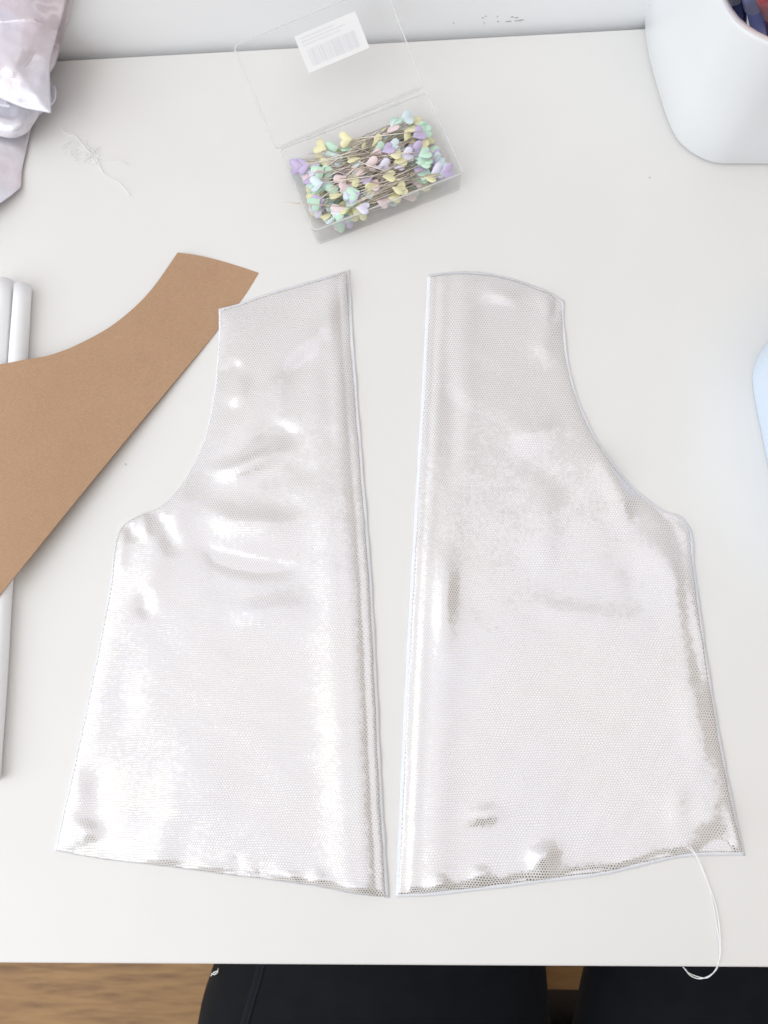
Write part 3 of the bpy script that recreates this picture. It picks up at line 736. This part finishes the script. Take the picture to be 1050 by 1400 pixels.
hips_torso = limb([(hc + Vector((0, .02, -.09)), .20, .10), (hc + Vector((0, -.01, -.04)), .235, .125), (hc + Vector((0, -.02, .03)), .225, .13), (hc + Vector((0, -.03, .10)), .185, .115), (hc + Vector((0, -.03, .17)), .165, .10), (hc + Vector((0, -.01, .30)), .175, .105), (hc + Vector((0, .02, .42)), .195, .11), (hc + Vector((0, .05, .53)), .20, .095), (hc + Vector((0, .06, .58)), .14, .07), (hc + Vector((0, .07, .60)), .06, .05)], 36)  # hips plus unseen torso, added so the foil hems reflect something dark
bm = bmesh.new()
vv, ff = merge(mL, mR, hips_torso)
bv = [bm.verts.new(p) for p in vv]
for q in ff: bm.faces.new([bv[i] for i in q])
bmesh.ops.recalc_face_normals(bm, faces=bm.faces)
me = bpy.data.meshes.new('tmp'); bm.to_mesh(me); bm.free()
tmp = bpy.data.objects.new('tmp', me); C.objects.link(tmp)
rm = tmp.modifiers.new('r', 'REMESH'); rm.mode = 'VOXEL'; rm.voxel_size = .006
sm = tmp.modifiers.new('s', 'SMOOTH'); sm.iterations = 8; sm.factor = .6
dg = bpy.context.evaluated_depsgraph_get()
me2 = bpy.data.meshes.new_from_object(tmp.evaluated_get(dg)); bpy.data.objects.remove(tmp)
per = tag(empty('person', (hc.x, hc.y, FZ)), 'seated person in navy leggings with knees under the desk', 'person')
me2.materials.clear(); me2.materials.append(M_pants); me2.polygons.foreach_set('use_smooth', [True] * len(me2.polygons))
bvh = BVHTree.FromPolygons([v.co.copy() for v in me2.vertices], [tuple(p.vertices) for p in me2.polygons])
me2.transform(Matrix.Translation(-Vector(per.location)))
body = bpy.data.objects.new('body', me2); C.objects.link(body); body.parent = per
def foot_part(f_):
    pts = [(f_ + Vector((0, -.045, -.045)), .028, .025), (f_ + Vector((0, -.01, -.035)), .036, .038), (f_ + Vector((0, .05, -.045)), .040, .028), (f_ + Vector((0, .11, -.052)), .043, .021), (f_ + Vector((0, .15, -.058)), .030, .013)]
    a = limb(pts); b = limb([(f_ + Vector((0, 0, -.04)), .034, .038), (f_ + Vector((0, 0, .03)), .038, .041)])
    mk('sock', *merge(a, b), M_sock, per)
foot_part(fL); foot_part(fR)
def on_body(px, py, lift=.0004):
    h = bvh.ray_cast(CAM, ray(px, py))
    return h[0] + h[1] * lift if h[0] else at(px, py, TZ)
pts_px = catmull([(362, 1308), (357, 1322), (351, 1345), (343, 1372), (335, 1400), (327, 1425)], 46)
st = []
for off in (-4, 4):
    for a, b in zip(pts_px[:-1:1], pts_px[1::1]):
        m_ = a * .28 + b * .72
        st.append(tube([on_body(a[0] + off, a[1]), on_body(m_[0] + off, m_[1])], .0008, 5))
for a, b in zip(pts_px[:-1], pts_px[1:]):
    st.append(tube([on_body(a[0] - 4, a[1]), on_body(b[0] + 4, b[1])], .0005, 4))
tag(mk('seam_stitching', *merge(*st), M_seam, per), kind='stuff')
# a wisp of lint caught on the leggings at the desk edge
pz = on_body(300, 1332, .004)
def lint(pts): return tube([on_body(x, y, .003) if bvh.ray_cast(CAM, ray(x, y))[0] else at(x, y, -.12) for x, y in pts], .0004, 5)
tag(mk('lint_thread', *merge(lint([(304, 1324), (303, 1330), (299, 1333), (295, 1332)]), lint([(303, 1328), (298, 1330), (294, 1335)])), M_thread), 'short wisp of white thread on the leggings below the desk edge', 'thread')
# chair
sz = TZ - .088
sx_ = (hL.x + hR.x) / 2
fe = at(775, 1348, sz - .055).y
chair = tag(empty('office_chair', (sx_, fe - .22, FZ)), 'charcoal fabric chair seat showing between the dark legs', 'chair')
def cush(x0, x1, y0, y1, z0, z1, r):
    w_, d_ = x1 - x0, y1 - y0; c = Vector(((x0 + x1) / 2, (y0 + y1) / 2, 0))
    return rings([[p + c for p in q] for q in (rrect(w_ - .02, d_ - .02, r * .9, z0), rrect(w_, d_, r, z0 + .012), rrect(w_, d_, r, z1 - .014), rrect(w_ - .01, d_ - .01, r, z1 - .004), rrect(w_ - .03, d_ - .03, r * .9, z1))])
mk('seat', *cush(sx_ - .235, sx_ + .235, fe - .44, fe, sz - .06, sz, .07), M_chair, chair)
mk('pedestal', *tube([(sx_, fe - .22, FZ + .06), (sx_, fe - .22, sz - .06)], .025, 20), M_metal, chair)
for k in range(5):
    a = k * 2 * math.pi / 5 + .3
    mk('base_arm', *tube([(sx_, fe - .22, FZ + .08), (sx_ + .26 * math.cos(a), fe - .22 + .26 * math.sin(a), FZ + .06)], [.025, .014], 10), M_metal, chair)
    mk('castor', *tube([(sx_ + .26 * math.cos(a) - .012, fe - .22 + .26 * math.sin(a), FZ + .028), (sx_ + .26 * math.cos(a) + .012, fe - .22 + .26 * math.sin(a), FZ + .028)], .028, 16), M_metal, chair)
mk('backrest', *merge(box(sx_ - .2, sx_ + .2, fe - .50, fe - .46, sz + .12, sz + .45), box(sx_ - .03, sx_ + .03, fe - .49, fe - .47, sz - .05, sz + .13)), M_chair, chair, smooth=False)
